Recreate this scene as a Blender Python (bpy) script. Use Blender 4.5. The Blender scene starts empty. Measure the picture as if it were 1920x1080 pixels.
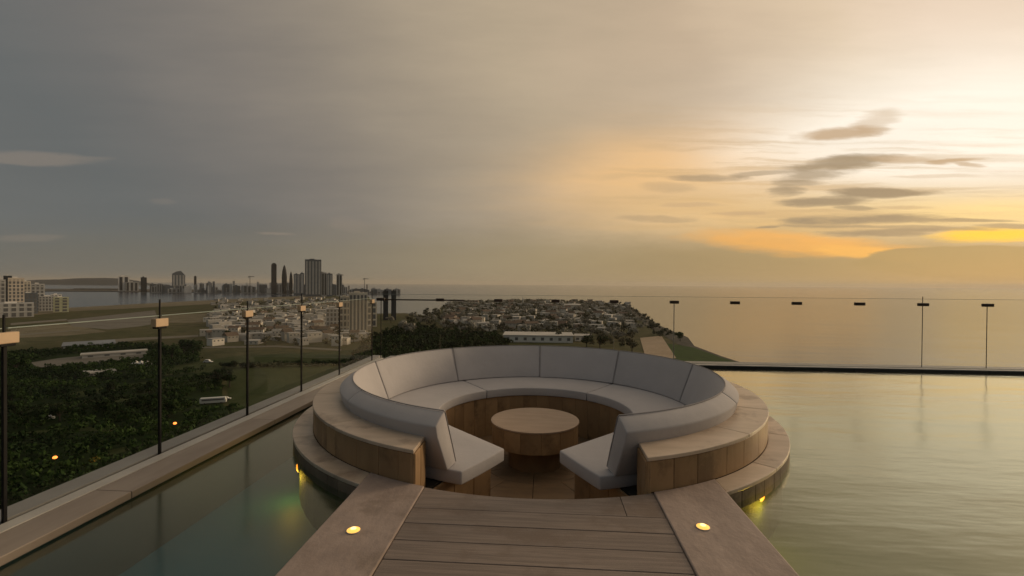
import bpy, bmesh, math, random
from mathutils import Matrix, Vector
import numpy as np
random.seed(7); rng = np.random.default_rng(7)
scene = bpy.context.scene
COL = scene.collection
R_ = math.radians

# ------------------------------------------------------------------ camera
F_PX, EYE = 880.0, 1.512
cam_d = bpy.data.cameras.new('camera'); cam = bpy.data.objects.new('camera', cam_d); COL.objects.link(cam)
cam_d.sensor_width = 36.0; cam_d.lens = 36.0 * F_PX / 1920.0
cam_d.clip_start = 0.05; cam_d.clip_end = 120000
CM = Matrix.Rotation(R_(4.0), 4, 'Z') @ Matrix.Rotation(R_(90 - 0.5), 4, 'X') @ Matrix.Rotation(R_(0.42), 4, 'Z')
cam.matrix_world = Matrix.Translation((0, 0, EYE)) @ CM
scene.camera = cam
CR = CM.to_3x3()

def ray(px, py):
    return CR @ Vector(((px - 960) / F_PX, -(py - 540) / F_PX, -1.0))
def azel(px, py):
    d = ray(px, py)
    d = d.normalized(); f = max(-math.sin(R_(4)) * d.x + math.cos(R_(4)) * d.y, .3)
    return math.degrees(math.atan2(d.x, d.y)), math.degrees(math.atan2(d.z, f))

# ------------------------------------------------------------------ world: dusk sky with cloud
SUN_AZ, SUN_EL = 43.5, 6.0
world = bpy.data.worlds.new('World'); scene.world = world; world.use_nodes = True
WT = world.node_tree; WT.nodes.clear()

class X:
    """a tiny expression builder: each operation becomes a Math node of the tree"""
    tree = WT
    def __init__(s, sock): s.s = sock
    @staticmethod
    def m(op, *a, clamp=False):
        n = X.tree.nodes.new('ShaderNodeMath'); n.operation = op; n.use_clamp = clamp
        for i, v in enumerate(a):
            if isinstance(v, X): X.tree.links.new(v.s, n.inputs[i])
            else: n.inputs[i].default_value = float(v)
        return X(n.outputs[0])
    def __add__(s, o): return X.m('ADD', s, o)
    __radd__ = __add__
    def __sub__(s, o): return X.m('SUBTRACT', s, o)
    def __rsub__(s, o): return X.m('SUBTRACT', o, s)
    def __mul__(s, o): return X.m('MULTIPLY', s, o)
    __rmul__ = __mul__
    def __truediv__(s, o): return X.m('DIVIDE', s, o)
def xabs(a): return X.m('ABSOLUTE', a)
def xexp(a): return X.m('EXPONENT', a)
def sstep(a, lo, hi, t0=0.0, t1=1.0):
    n = X.tree.nodes.new('ShaderNodeMapRange'); n.interpolation_type = 'SMOOTHSTEP'
    X.tree.links.new(a.s, n.inputs[0])
    if lo > hi: lo, hi, t0, t1 = hi, lo, t1, t0
    for i, v in enumerate((lo, hi, t0, t1)): n.inputs[i + 1].default_value = v
    return X(n.outputs[0])
def xvec(a, b, c=0.0):
    n = X.tree.nodes.new('ShaderNodeCombineXYZ')
    for i, v in enumerate((a, b, c)):
        if isinstance(v, X): X.tree.links.new(v.s, n.inputs[i])
        else: n.inputs[i].default_value = v
    return n.outputs[0]
def xnoise(vec, scale, detail=5.0, rough=0.55):
    n = X.tree.nodes.new('ShaderNodeTexNoise'); n.inputs['Scale'].default_value = scale
    n.inputs['Detail'].default_value = detail; n.inputs['Roughness'].default_value = rough
    X.tree.links.new(vec, n.inputs['Vector']); return X(n.outputs['Fac'])
def cmix(f, a, b, mode='MIX'):
    n = X.tree.nodes.new('ShaderNodeMix'); n.data_type = 'RGBA'; n.blend_type = mode
    n.clamp_result = False
    if isinstance(f, X): X.tree.links.new(f.s, n.inputs[0])
    else: n.inputs[0].default_value = f
    for k, v in ((6, a), (7, b)):
        if isinstance(v, tuple): n.inputs[k].default_value = (*v, 1)
        else: X.tree.links.new(v, n.inputs[k])
    return n.outputs[2]
def cramp(f, stops):
    n = X.tree.nodes.new('ShaderNodeValToRGB'); X.tree.links.new(f.s, n.inputs[0]); e = n.color_ramp.elements
    for i, (p, c) in enumerate(stops):
        q = e[i] if i < 2 else e.new(p)
        q.position = p; q.color = (*c, 1)
    return n.outputs[0]

tc = WT.nodes.new('ShaderNodeTexCoord'); sp = WT.nodes.new('ShaderNodeSeparateXYZ')
WT.links.new(tc.outputs['Generated'], sp.inputs[0])
dx, dy, dz = X(sp.outputs[0]), X(sp.outputs[1]), X(sp.outputs[2])
RAD = 57.29578
# azimuth measured from the sun's, so that the sky is continuous all the way round
sa, ca = math.sin(R_(SUN_AZ)), math.cos(R_(SUN_AZ))
along = dx * sa + dy * ca; across = dx * ca - dy * sa
az = X.m('ARCTAN2', across, along) * RAD            # 0 at the sun, negative to its left
el = X.m('ARCTAN2', dz, X.m('MAXIMUM', dx * -math.sin(R_(4)) + dy * math.cos(R_(4)), .3)) * RAD   # bands of cloud lie level along the coast
big = xnoise(tc.outputs['Generated'], 1.7, 2.0, .45)       # broad variation
stv = xvec(az * 0.035, el * 0.17, 3.0)
streak = xnoise(stv, 1.6, 6, 0.6)                   # long streaks along the horizon
stv2 = xvec(az * 0.11, el * 0.42, 9.0)
fine = xnoise(stv2, 1.5, 7, 0.62)
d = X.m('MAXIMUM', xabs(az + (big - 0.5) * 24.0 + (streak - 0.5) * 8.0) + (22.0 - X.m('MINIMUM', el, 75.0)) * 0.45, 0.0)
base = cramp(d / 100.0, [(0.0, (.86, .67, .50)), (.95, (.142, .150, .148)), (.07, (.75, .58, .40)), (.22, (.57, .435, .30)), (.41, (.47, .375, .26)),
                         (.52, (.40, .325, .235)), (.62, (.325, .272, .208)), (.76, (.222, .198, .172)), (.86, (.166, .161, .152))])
wob_a = xnoise(xvec(az * .10, el * .45, 21.0), 1.0, 8, .62); wob_e = xnoise(xvec(az * .085, el * .40, 33.0), 1.0, 8, .62)
azw = az + (wob_a - .5) * 6.5; elw = el + (wob_e - .5) * 1.5
def ell(px, py, a, b, tilt=0.0, az=az, el=el):
    """squared elliptical distance from the sky direction seen at (px, py); a, b in degrees"""
    A, E = azel(px, py); A -= SUN_AZ
    c, s = math.cos(R_(tilt)), math.sin(R_(tilt))
    u, v = az - A, el - E
    p = (u * c + v * s) / a; q = (v * c - u * s) / b
    return p * p + q * q
def gauss(*a): return xexp(ell(*a) * -1.0)
glow = X.m('MINIMUM', gauss(1850, 240, 19, 8.0, 12) * 1.2 + gauss(1480, 290, 17, 2.4, 9) * 0.75, 1.0)
glow = glow * (0.86 + 0.32 * streak)
c = cmix(glow, base, (1.08, .985, .84))
peach = gauss(1200, 325, 12, 4.4, 8) * (0.45 + 0.75 * streak)
c = cmix(X.m('MINIMUM', peach, 1.0), c, (.90, .53, .215))
# yellow light low over the sea
low = gauss(1850, 400, 17, 2.6, 0) * (0.55 + 0.7 * streak)
c = cmix(X.m('MINIMUM', low, 1.0), c, (1.10, .78, .30))
amber = gauss(1480, 425, 12, 2.6, -3) * (0.45 + 0.8 * fine)
c = cmix(X.m('MINIMUM', amber, 1.0), c, (.86, .56, .24))
# thin tan veils streaking the glow
veil = sstep(xnoise(xvec(azw * .045, elw * .75, 51.0), 1.0, 7, .62), .45, .62) * X.m('MINIMUM', gauss(1430, 355, 20, 7.0, 4) * 1.5, 1.0)
c = cmix(veil * .62, c, (.60, .41, .22))
warm = X.m('MINIMUM', gauss(1310, 385, 13, 5.0, 3) * (0.45 + 0.6 * fine), 1.0)
c = cmix(warm * .8, c, (.84, .53, .225))
# the low cloud bank
edge = el + (fine - 0.5) * 2.6 + (streak - 0.5) * 2.0
bank = sstep(edge, 8.6, 3.2)
bankc = cramp(xabs(az) / 100.0, [(0.0, (.44, .30, .125)), (1.0, (.138, .134, .114)), (.25, (.39, .275, .13)), (.45, (.33, .255, .145)), (.7, (.225, .195, .135))])
c = cmix(bank * sstep(xabs(az), 80, 30, 0.55, 0.9), c, bankc)
# orange tongue under the bank's edge
og = sstep(ell(1490, 458, 11.5, 1.5, -5, azw, elw) + (fine - 0.5) * 2.2, 1.35, 0.0)
c = cmix(X.m('MINIMUM', og * (0.15 + 0.75 * fine + 0.45 * streak), 1.0), c, (1.0, .47, .10))
og2 = sstep(ell(1630, 474, 5.5, .8, -6, azw, elw) + (fine - 0.5) * 0.8, 1.2, 0.3)
c = cmix(og2 * 0.8, c, (1.02, .52, .12))
# the cloud that hides the sun, its lit rim
rim = 0.85 * sstep(ell(1890, 441, 5.0, .95, 2, azw, elw) + (fine - 0.5) * 2.0, 1.25, -0.1)
c = cmix(rim, c, (1.25, .70, .02))
hide = sstep(ell(1850, 494, 9.5, 2.15, 0, azw, elw) + (fine - 0.5) * 1.0, 1.05, 0.85)
c = cmix(hide * 0.95, c, (.42, .295, .135))
# single dark clouds: px, py, half length, half height (degrees), tilt, density, tint
TAN, GREY = (.57, .38, .215), (.37, .27, .165)
for px, py, a, b, t, k, tint in [
        (1570, 250, 4.6, .75, 5, .85, TAN), (1650, 226, 2.2, 1.5, 35, .45, TAN), (1570, 306, 4.6, 1.0, 8, .9, GREY), (1530, 328, 3.4, .9, 6, .75, GREY),
        (1330, 334, 4.4, .55, 0, .7, GREY), (1420, 325, 4.0, .35, 4, .6, GREY), (1690, 300, 3.0, .45, -3, .5, TAN), (1478, 358, 2.2, .6, 4, .8, GREY),
        (1655, 360, 4.0, .62, -1, .95, GREY), (1540, 378, 4.2, .75, 4, .9, GREY), (1600, 391, 2.0, .3, 0, .7, GREY), (1800, 303, 2.2, .35, 8, .85, TAN),
        (1835, 310, .9, .3, -4, .7, TAN), (1600, 412, 6.6, .75, 3, .95, GREY), (1640, 438, 4.8, .55, 2, .9, GREY), (1815, 413, 3.2, .28, 1, .8, GREY),
        (1440, 428, 1.4, .22, 5, .7, GREY), (1505, 345, 2.6, .35, 3, .6, GREY), (1380, 400, 3.0, .25, 2, .5, TAN), (1290, 385, 4.0, .3, 1, .45, TAN), (1700, 388, 2.6, .25, 0, .5, TAN), (1755, 330, 3.0, .25, 4, .35, TAN), (1230, 410, 4.5, .5, 0, .4, GREY), (1600, 425, 7.0, .22, 0, .6, GREY), (1760, 432, 4.5, .35, 0, .7, GREY), (1905, 425, 2.5, .4, 0, .7, GREY), (1250, 352, 4.0, .7, 0, .3, GREY)]:
    mk = sstep(ell(px, py, a, b, t, azw, elw) + (fine - 0.5) * 2.2, 1.3, 0.1)
    c = cmix(mk * k, c, tint)
# small pale clouds far left
for px, py, a, b, t, k in [(60, 297, 4.0, .75, -3, .38), (655, 421, 2.0, 1.0, 0, .20), (515, 440, 2.6, .22, -2, .4), (300, 375, 1.2, .4, 0, .15), (40, 446, 2.5, .6, 5, .2)]:
    mk = sstep(ell(px, py, a, b, t, azw, elw) + (fine - 0.5) * 2.4, 1.3, 0.0)
    c = cmix(mk * k, c, (.34, .27, .21))
mod = 0.79 + 0.17 * streak + 0.25 * big
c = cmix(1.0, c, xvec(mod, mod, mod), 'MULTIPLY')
nish = WT.nodes.new('ShaderNodeTexSky'); nish.sky_type = 'NISHITA'; nish.sun_disc = False
nish.sun_elevation = R_(SUN_EL); nish.sun_rotation = R_(SUN_AZ)
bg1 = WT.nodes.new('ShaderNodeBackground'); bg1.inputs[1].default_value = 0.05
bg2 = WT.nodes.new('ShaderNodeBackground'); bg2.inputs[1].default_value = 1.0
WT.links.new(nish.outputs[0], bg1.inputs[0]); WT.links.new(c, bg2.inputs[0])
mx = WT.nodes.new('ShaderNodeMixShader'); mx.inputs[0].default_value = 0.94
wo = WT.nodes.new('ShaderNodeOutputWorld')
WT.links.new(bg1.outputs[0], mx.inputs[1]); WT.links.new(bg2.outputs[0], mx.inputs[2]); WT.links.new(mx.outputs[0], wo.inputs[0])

sun_d = bpy.data.lights.new('sun', 'SUN'); sun = bpy.data.objects.new('sun', sun_d); COL.objects.link(sun)
sun_d.energy = 1.7; sun_d.angle = R_(14); sun_d.color = (1.0, .74, .46)
SUN_AZ, SUN_EL = 57.0, 11.0                      # the cloud bank softens the sun: its light comes from the bright veil right of it
sv = Vector((math.sin(R_(SUN_AZ)) * math.cos(R_(SUN_EL)), math.cos(R_(SUN_AZ)) * math.cos(R_(SUN_EL)), math.sin(R_(SUN_EL))))
sun.rotation_euler = sv.to_track_quat('Z', 'Y').to_euler()

vs = scene.view_settings
vs.view_transform = 'Standard'; vs.look = 'None'; vs.exposure = 0.0; vs.gamma = 1.0; vs.use_curve_mapping = False
cy = scene.cycles
cy.use_denoising = True; cy.max_bounces = 10; cy.transparent_max_bounces = 32; cy.volume_bounces = 1
cy.glossy_bounces = 5; cy.diffuse_bounces = 4; cy.sample_clamp_indirect = 4.0; cy.caustics_reflective = False; cy.caustics_refractive = False

# ------------------------------------------------------------------ helpers
def tag(o, label=None, cat=None, group=None, kind=None):
    if label: o['label'] = label
    if cat: o['category'] = cat
    if group: o['group'] = group
    if kind: o['kind'] = kind
    return o
def empty(name, loc=(0, 0, 0), rz=0.0, parent=None):
    o = bpy.data.objects.new(name, None); COL.objects.link(o); o.location = loc; o.rotation_euler = (0, 0, rz)
    o.empty_display_size = 0.2; o.parent = parent
    return o
def link(name, mesh, parent=None, loc=(0, 0, 0), rz=0.0):
    o = bpy.data.objects.new(name, mesh); COL.objects.link(o); o.parent = parent; o.location = loc; o.rotation_euler = (0, 0, rz)
    return o
class MB:
    def __init__(s): s.v = []; s.f = []
    def add(s, vs_, fs):
        k = len(s.v); s.v += [tuple(p) for p in vs_]; s.f += [tuple(i + k for i in f) for f in fs]; return s
    def box(s, x0, x1, y0, y1, z0, z1):
        return s.add([(x0, y0, z0), (x1, y0, z0), (x1, y1, z0), (x0, y1, z0), (x0, y0, z1), (x1, y0, z1), (x1, y1, z1), (x0, y1, z1)],
                     [(3, 2, 1, 0), (4, 5, 6, 7), (0, 1, 5, 4), (1, 2, 6, 5), (2, 3, 7, 6), (3, 0, 4, 7)])
    def prism(s, pts, z0, z1):
        n = len(pts)
        return s.add([(x, y, z0) for x, y in pts] + [(x, y, z1) for x, y in pts],
                     [tuple(range(n))[::-1], tuple(range(n, 2 * n))] + [(i, (i + 1) % n, n + (i + 1) % n, n + i) for i in range(n)])
    def sweep(s, rings, closed=False):
        """rings: equal-length closed cross sections; joins them and caps the ends"""
        n = len(rings[0]); vs_ = [p for r in rings for p in r]; fs = []
        m = len(rings)
        for j in range(m if closed else m - 1):
            for i in range(n):
                a, b = j * n, ((j + 1) % m) * n
                fs.append((a + i, a + (i + 1) % n, b + (i + 1) % n, b + i))
        if not closed:
            fs.append(tuple(range(n))[::-1]); fs.append(tuple((m - 1) * n + i for i in range(n)))
        return s.add(vs_, fs)
    def tube(s, p0, p1, r0, r1=None, n=8):
        r1 = r0 if r1 is None else r1
        a, b = Vector(p0), Vector(p1); q = (b - a).to_track_quat('Z', 'Y')
        rg = [[c + q @ Vector((math.cos(t) * r, math.sin(t) * r, 0)) for t in [2 * math.pi * i / n for i in range(n)]] for c, r in ((a, r0), (b, r1))]
        return s.sweep(rg)
    def lathe(s, prof, n=48):
        """prof: (r, z) from bottom to top, capped"""
        return s.sweep([[(math.sin(t) * r, math.cos(t) * r, z) for t in [-2 * math.pi * i / n for i in range(n)]] for r, z in prof])
    def mesh(s, name, mat, bevel=0.0, segs=2, smooth=False, angle=35):
        me = bpy.data.meshes.new(name); me.from_pydata(s.v, [], s.f)
        bm = bmesh.new(); bm.from_mesh(me)
        bmesh.ops.recalc_face_normals(bm, faces=bm.faces)
        if bevel:
            ed = [e for e in bm.edges if len(e.link_faces) == 2 and e.calc_face_angle(0) > R_(angle)]
            bmesh.ops.bevel(bm, geom=ed, offset=bevel, segments=segs, profile=0.5, affect='EDGES', clamp_overlap=True)
        if smooth:
            for f in bm.faces: f.smooth = True
        bm.to_mesh(me); bm.free()
        if smooth: me.set_sharp_from_angle(angle=R_(50))
        me.materials.append(mat)
        return me
    def build(s, name, mat, parent=None, loc=(0, 0, 0), rz=0.0, **k):
        return link(name, s.mesh(name, mat, **k), parent, loc, rz)

# ------------------------------------------------------------------ materials
def nt(name):
    m = bpy.data.materials.new(name); m.use_nodes = True; t = m.node_tree
    return m, t, t.nodes['Principled BSDF']
def noise_node(t, vec, scale, detail=5, rough=.55, stretch=None):
    if stretch:
        mp = t.nodes.new('ShaderNodeMapping'); mp.inputs['Scale'].default_value = stretch; t.links.new(vec, mp.inputs[0]); vec = mp.outputs[0]
    n = t.nodes.new('ShaderNodeTexNoise'); n.inputs['Scale'].default_value = scale; n.inputs['Detail'].default_value = detail
    n.inputs['Roughness'].default_value = rough; t.links.new(vec, n.inputs['Vector']); return n.outputs['Fac']
def surf(name, ca_, cb, rough=.7, scale=4, detail=6, stretch=None, bump=.2, bscale=None, bdist=.01, vary=.0, spec=.4, stain=None, stain_scale=.8):
    """two-tone noise colour, per-object brightness variation, optional stains and fine relief"""
    m, t, b = nt(name)
    co = t.nodes.new('ShaderNodeTexCoord'); oi = t.nodes.new('ShaderNodeObjectInfo')
    ad = t.nodes.new('ShaderNodeVectorMath'); ad.operation = 'ADD'
    sc = t.nodes.new('ShaderNodeMath'); sc.operation = 'MULTIPLY'; sc.inputs[1].default_value = 37.0
    t.links.new(oi.outputs['Random'], sc.inputs[0]); t.links.new(co.outputs['Object'], ad.inputs[0]); t.links.new(sc.outputs[0], ad.inputs[1])
    v = ad.outputs[0]
    X.tree = t
    f = sstep(X(noise_node(t, v, scale, detail, .6, stretch)), .3, .7)
    c = cmix(f, ca_, cb)
    if stain:
        g = sstep(X(noise_node(t, v, stain_scale, 6, .65)), .52, .68)
        c = cmix(g, c, stain)
    if vary:
        k = (X(oi.outputs['Random']) - .5) * (2 * vary) + 1.0
        c = cmix(1.0, c, xvec(k, k, k), 'MULTIPLY')
    t.links.new(c, b.inputs['Base Color']); b.inputs['Roughness'].default_value = rough; b.inputs['Specular IOR Level'].default_value = spec
    if bump:
        bp = t.nodes.new('ShaderNodeBump'); bp.inputs['Strength'].default_value = bump; bp.inputs['Distance'].default_value = bdist
        t.links.new(noise_node(t, v, bscale or scale * 4, 6, .65, stretch), bp.inputs['Height']); t.links.new(bp.outputs[0], b.inputs['Normal'])
    return m
M = {}
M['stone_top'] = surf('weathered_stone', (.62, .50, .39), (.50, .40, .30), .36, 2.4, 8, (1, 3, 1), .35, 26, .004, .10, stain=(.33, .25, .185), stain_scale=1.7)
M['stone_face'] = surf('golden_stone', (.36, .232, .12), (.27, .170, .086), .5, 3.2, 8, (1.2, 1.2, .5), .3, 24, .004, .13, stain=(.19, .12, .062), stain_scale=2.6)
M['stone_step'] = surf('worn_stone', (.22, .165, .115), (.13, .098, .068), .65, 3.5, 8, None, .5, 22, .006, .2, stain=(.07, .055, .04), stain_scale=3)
M['plank'] = surf('weathered_plank', (.25, .202, .172), (.168, .136, .116), .6, 3.0, 10, (.6, 14, 1), .6, 12, .005, .13, stain=(.17, .13, .105), stain_scale=2.0)
M['kerb'] = surf('kerb_stone', (.385, .305, .262), (.29, .228, .195), .6, 3.4, 10, (1.4, 1, 1), .7, 7, .012, .06, stain=(.25, .195, .16), stain_scale=2.1)
M['table_top'] = surf('table_stone', (.44, .325, .235), (.37, .27, .19), .5, 3, 6, (1, 4, 1), .12, 30, .002)
M['dark_core'] = surf('dark_mortar', (.05, .04, .03), (.03, .025, .02), .9, 6, 3, None, 0)
M['pit_floor'] = surf('pit_floor_stone', (.24, .16, .09), (.16, .105, .06), .5, 2, 6, (1, 4, 1), .2, 20, .003)
M['moss'] = surf('mossy_wall', (.085, .11, .018), (.05, .075, .014), .7, 5, 6, None, .4, 20, .01)
def fabric(name, a, b_):
    m = surf(name, a, b_, .9, 1.6, 4, None, 0, vary=.05, spec=.15)
    t = m.node_tree; b = t.nodes['Principled BSDF']
    co = t.nodes.new('ShaderNodeTexCoord')
    bp = t.nodes.new('ShaderNodeBump'); bp.inputs['Strength'].default_value = .55; bp.inputs['Distance'].default_value = .014
    X.tree = t
    h = X(noise_node(t, co.outputs['Object'], 3.2, 3, .5)) + X(noise_node(t, co.outputs['Object'], 14, 4, .6)) * .35 + X(noise_node(t, co.outputs['Object'], 260, 2, .5)) * .10
    t.links.new(h.s, bp.inputs['Height']); t.links.new(bp.outputs[0], b.inputs['Normal'])
    b.inputs['Sheen Weight'].default_value = .15
    return m
M['fabric'] = fabric('pale_grey_canvas', (.50, .48, .485), (.46, .442, .446))
M['fabric_bolster'] = M['fabric']
M['piping'] = surf('grey_piping', (.34, .325, .33), (.30, .29, .295), .9, 20, 3, None, 0, spec=.1)
M['coping'] = surf('coping_stone', (.35, .29, .235), (.28, .23, .185), .5, 2.0, 7, (3, .7, 1), .2, 24, .003, .08)
M['coping_grey'] = surf('coping_grey_render', (.31, .30, .28), (.26, .25, .235), .6, 2.0, 6, None, .15, 20, .003, .04)
M['slot'] = surf('glazing_channel', (.03, .03, .03), (.02, .02, .02), .5, 3, 3, None, 0)
M['black_tile'] = surf('black_waterline_tile', (.012, .012, .013), (.008, .008, .009), .3, 8, 3, None, 0, vary=.3)
M['pale_trim'] = surf('pale_wall_top', (.55, .53, .48), (.46, .44, .40), .5, 3, 4, None, .1, vary=.05)
M['post'] = surf('black_steel', (.014, .014, .014), (.010, .010, .010), .6, 10, 3, None, 0, spec=.15)
M['post_pale'] = surf('brushed_steel', (.42, .38, .32), (.36, .33, .28), .35, 10, 3, None, 0)
M['clip'] = surf('sunlit_clip', (.60, .44, .28), (.55, .40, .26), .5, 10, 3, None, 0)  # sunset glow put into the colour of the left clips
M['clip_backlit'] = surf('backlit_clip', (.045, .025, .016), (.03, .018, .012), .5, 10, 3, None, 0)  # same clips with backlit shade put into the colour; far rail shares it

def glass_mat(name, tint, f0):
    m, t, b = nt(name); t.nodes.remove(b); out = t.nodes['Material Output']; X.tree = t
    g = t.nodes.new('ShaderNodeNewGeometry')
    dt = t.nodes.new('ShaderNodeVectorMath'); dt.operation = 'DOT_PRODUCT'
    t.links.new(g.outputs['Normal'], dt.inputs[0]); t.links.new(g.outputs['Incoming'], dt.inputs[1])
    k = 1.0 - xabs(X(dt.outputs['Value']))
    fr = X.m('POWER', X.m('MAXIMUM', k, 0.0), 5.0) * .62 + f0
    tr = t.nodes.new('ShaderNodeBsdfTransparent'); tr.inputs[0].default_value = (*tint, 1)
    gl = t.nodes.new('ShaderNodeBsdfGlossy'); gl.inputs['Roughness'].default_value = 0.0; gl.inputs[0].default_value = (1, 1, 1, 1)
    mx = t.nodes.new('ShaderNodeMixShader'); t.links.new(fr.s, mx.inputs[0]); t.links.new(tr.outputs[0], mx.inputs[1]); t.links.new(gl.outputs[0], mx.inputs[2])
    t.links.new(mx.outputs[0], out.inputs[0])
    return m
M['glass_edge'] = surf('polished_glass_edge', (.30, .36, .32), (.25, .31, .28), .25, 9, 3, None, 0)
M['glass'] = glass_mat('balustrade_glass', (.982, .987, .982), .005)

def water_mat():
    m, t, b = nt('pool_water'); t.nodes.remove(b); out = t.nodes['Material Output']; X.tree = t
    co = t.nodes.new('ShaderNodeTexCoord')
    n1 = X(noise_node(t, co.outputs['Object'], 1.05, 4, .55, (.45, 1.6, 1)))
    n2 = X(noise_node(t, co.outputs['Object'], 4.2, 3, .5, (.6, 1.6, 1)))
    bp = t.nodes.new('ShaderNodeBump'); bp.inputs['Distance'].default_value = .050
    sx = t.nodes.new('ShaderNodeSeparateXYZ'); t.links.new(co.outputs['Object'], sx.inputs[0])
    calm = sstep(X(sx.outputs[0]), -2.2, 2.5, .09, .38)          # the narrow strip behind the lounge lies sheltered
    t.links.new(calm.s, bp.inputs['Strength'])
    h = n1 + n2 * .10
    t.links.new(h.s, bp.inputs['Height'])
    g = t.nodes.new('ShaderNodeNewGeometry')
    dt = t.nodes.new('ShaderNodeVectorMath'); dt.operation = 'DOT_PRODUCT'
    t.links.new(bp.outputs[0], dt.inputs[0]); t.links.new(g.outputs['Incoming'], dt.inputs[1])
    k = 1.0 - X.m('ABSOLUTE', X(dt.outputs['Value']))
    fr = X.m('POWER', X.m('MAXIMUM', k, 0.0), 4.0) * 1.25 + .028
    fr = X.m('MINIMUM', fr, .96)
    tr = t.nodes.new('ShaderNodeBsdfTransparent'); tr.inputs[0].default_value = (.80, .88, .82, 1)
    gl = t.nodes.new('ShaderNodeBsdfGlossy'); gl.inputs['Roughness'].default_value = 0.15; gl.inputs[0].default_value = (1.0, .95, .76, 1)
    t.links.new(bp.outputs[0], gl.inputs['Normal'])
    mx = t.nodes.new('ShaderNodeMixShader'); t.links.new(fr.s, mx.inputs[0]); t.links.new(tr.outputs[0], mx.inputs[1]); t.links.new(gl.outputs[0], mx.inputs[2])
    t.links.new(mx.outputs[0], out.inputs[0])
    return m
M['water'] = water_mat()
def floor_mat():
    m, t, b = nt('pool_floor_tile'); X.tree = t
    g = t.nodes.new('ShaderNodeNewGeometry'); sx = t.nodes.new('ShaderNodeSeparateXYZ'); t.links.new(g.outputs['Position'], sx.inputs[0])
    n = X(noise_node(t, g.outputs['Position'], .8, 4, .55))
    f = sstep(X(sx.outputs[0]) + (n - .5) * .8, -1.9, -.9)
    t.links.new(cmix(f, cmix(n, (.020, .110, .180), (.018, .145, .225)), cmix(n, (.060, .105, .045), (.085, .125, .05))), b.inputs['Base Color'])
    b.inputs['Roughness'].default_value = .6; return m
M['pool_wall'] = surf('pool_wall_tile', (.03, .06, .062), (.024, .05, .054), .6, 2, 4, None, 0)
M['pool_floor'] = floor_mat()

def lamp_mat(name, col, strength):
    m, t, b = nt(name); X.tree = t
    co = t.nodes.new('ShaderNodeTexCoord')
    f = X(noise_node(t, co.outputs['Object'], 40, 3, .6))
    b.inputs['Base Color'].default_value = (*col, 1); b.inputs['Roughness'].default_value = .4
    t.links.new(cmix(f, col, (col[0], col[1] * .7, col[2] * .5)), b.inputs['Emission Color'])
    b.inputs['Emission Strength'].default_value = strength
    return m
M['lens'] = lamp_mat('amber_lens', (1.0, .58, .13), 1.25)
M['lens_core'] = lamp_mat('bright_core', (1.0, .86, .45), 1.5)
M['lens_pool'] = lamp_mat('amber_pool_lens', (1.0, .36, .035), 2.6)
M['lamp_far'] = lamp_mat('far_amber_lamp', (1.0, .30, .06), 2.6)

# ------------------------------------------------------------------ large structure: pool, its edges
XL, YF, WZ, FZ = -3.06, 9.40, -0.11, -0.62     # left water edge, far water edge, water level, pool floor
XR = 17.0
def pool_sheet(z):
    mb = MB(); nq = 96                              # the water sheet leaves out the dry round pit
    rim = []
    for i in range(nq):
        a = 2 * math.pi * (i + .5) / nq; rim.append((-0.11 + 2.60 * math.sin(a), 5.85 + 2.60 * math.cos(a), z))
    box_ = []
    for i in range(nq):
        a = 2 * math.pi * (i + .5) / nq; u, v = math.sin(a), math.cos(a); k = 1 / max(abs(u), abs(v)); box_.append((-0.11 + u * k * 2.90, 5.85 + v * k * 2.90, z))
    mb.add(rim + box_, [(i, (i + 1) % nq, nq + (i + 1) % nq, nq + i) for i in range(nq)])
    bx0, bx1, by0, by1 = -3.01, 2.79, 2.95, 8.75
    for x0, x1, y0, y1 in ((XL - .01, XR, -6, by0), (XL - .01, bx0, by0, by1), (bx1, XR, by0, by1), (XL - .01, XR, by1, YF + .01)):
        mb.add([(x0, y0, z), (x1, y0, z), (x1, y1, z), (x0, y1, z)], [(0, 1, 2, 3)])
    for q in ((bx0, by0), (bx1, by0), (bx1, by1), (bx0, by1)):     # square corners between the fan and its frame
        sx = 1 if q[0] > 0 else -1; sy = 1 if q[1] > 5.85 else -1
        e = [p for p in box_ if (p[0] + .11) * sx > 0 and (p[1] - 5.85) * sy > 0 and max(abs(abs(p[0] + .11) - 2.9), abs(abs(p[1] - 5.85) - 2.9)) < .3]
        c1 = max(e, key=lambda p: abs(p[0] + .11) - abs(p[1] - 5.85)); e1 = [p for p in e if abs(abs(p[0] + .11) - 2.9) < 1e-6]; e2 = [p for p in e if abs(abs(p[1] - 5.85) - 2.9) < 1e-6]
        if e1 and e2:
            pa = max(e1, key=lambda p: abs(p[1] - 5.85)); pb = max(e2, key=lambda p: abs(p[0] + .11)); mb.add([pa, (q[0], q[1], z), pb], [(0, 1, 2)])
    return mb
for nm, zz, mm in (('pool_water', WZ, M['water']), ('pool_floor', FZ, M['pool_floor'])):
    wm_ = pool_sheet(zz).mesh(nm, mm)
    for p in wm_.polygons:
        if p.normal.z < 0: p.flip()
    tag(link(nm, wm_), kind='structure')
tag(MB().box(XL - .62, XR + .8, -30, YF + .55, -60, -1.0).build('building_body', M['coping_grey']), kind='structure')
tag(MB().box(XL - .62, XR + .8, -30, -6.0, FZ - .1, -.02).build('terrace', M['kerb']), kind='structure')
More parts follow.
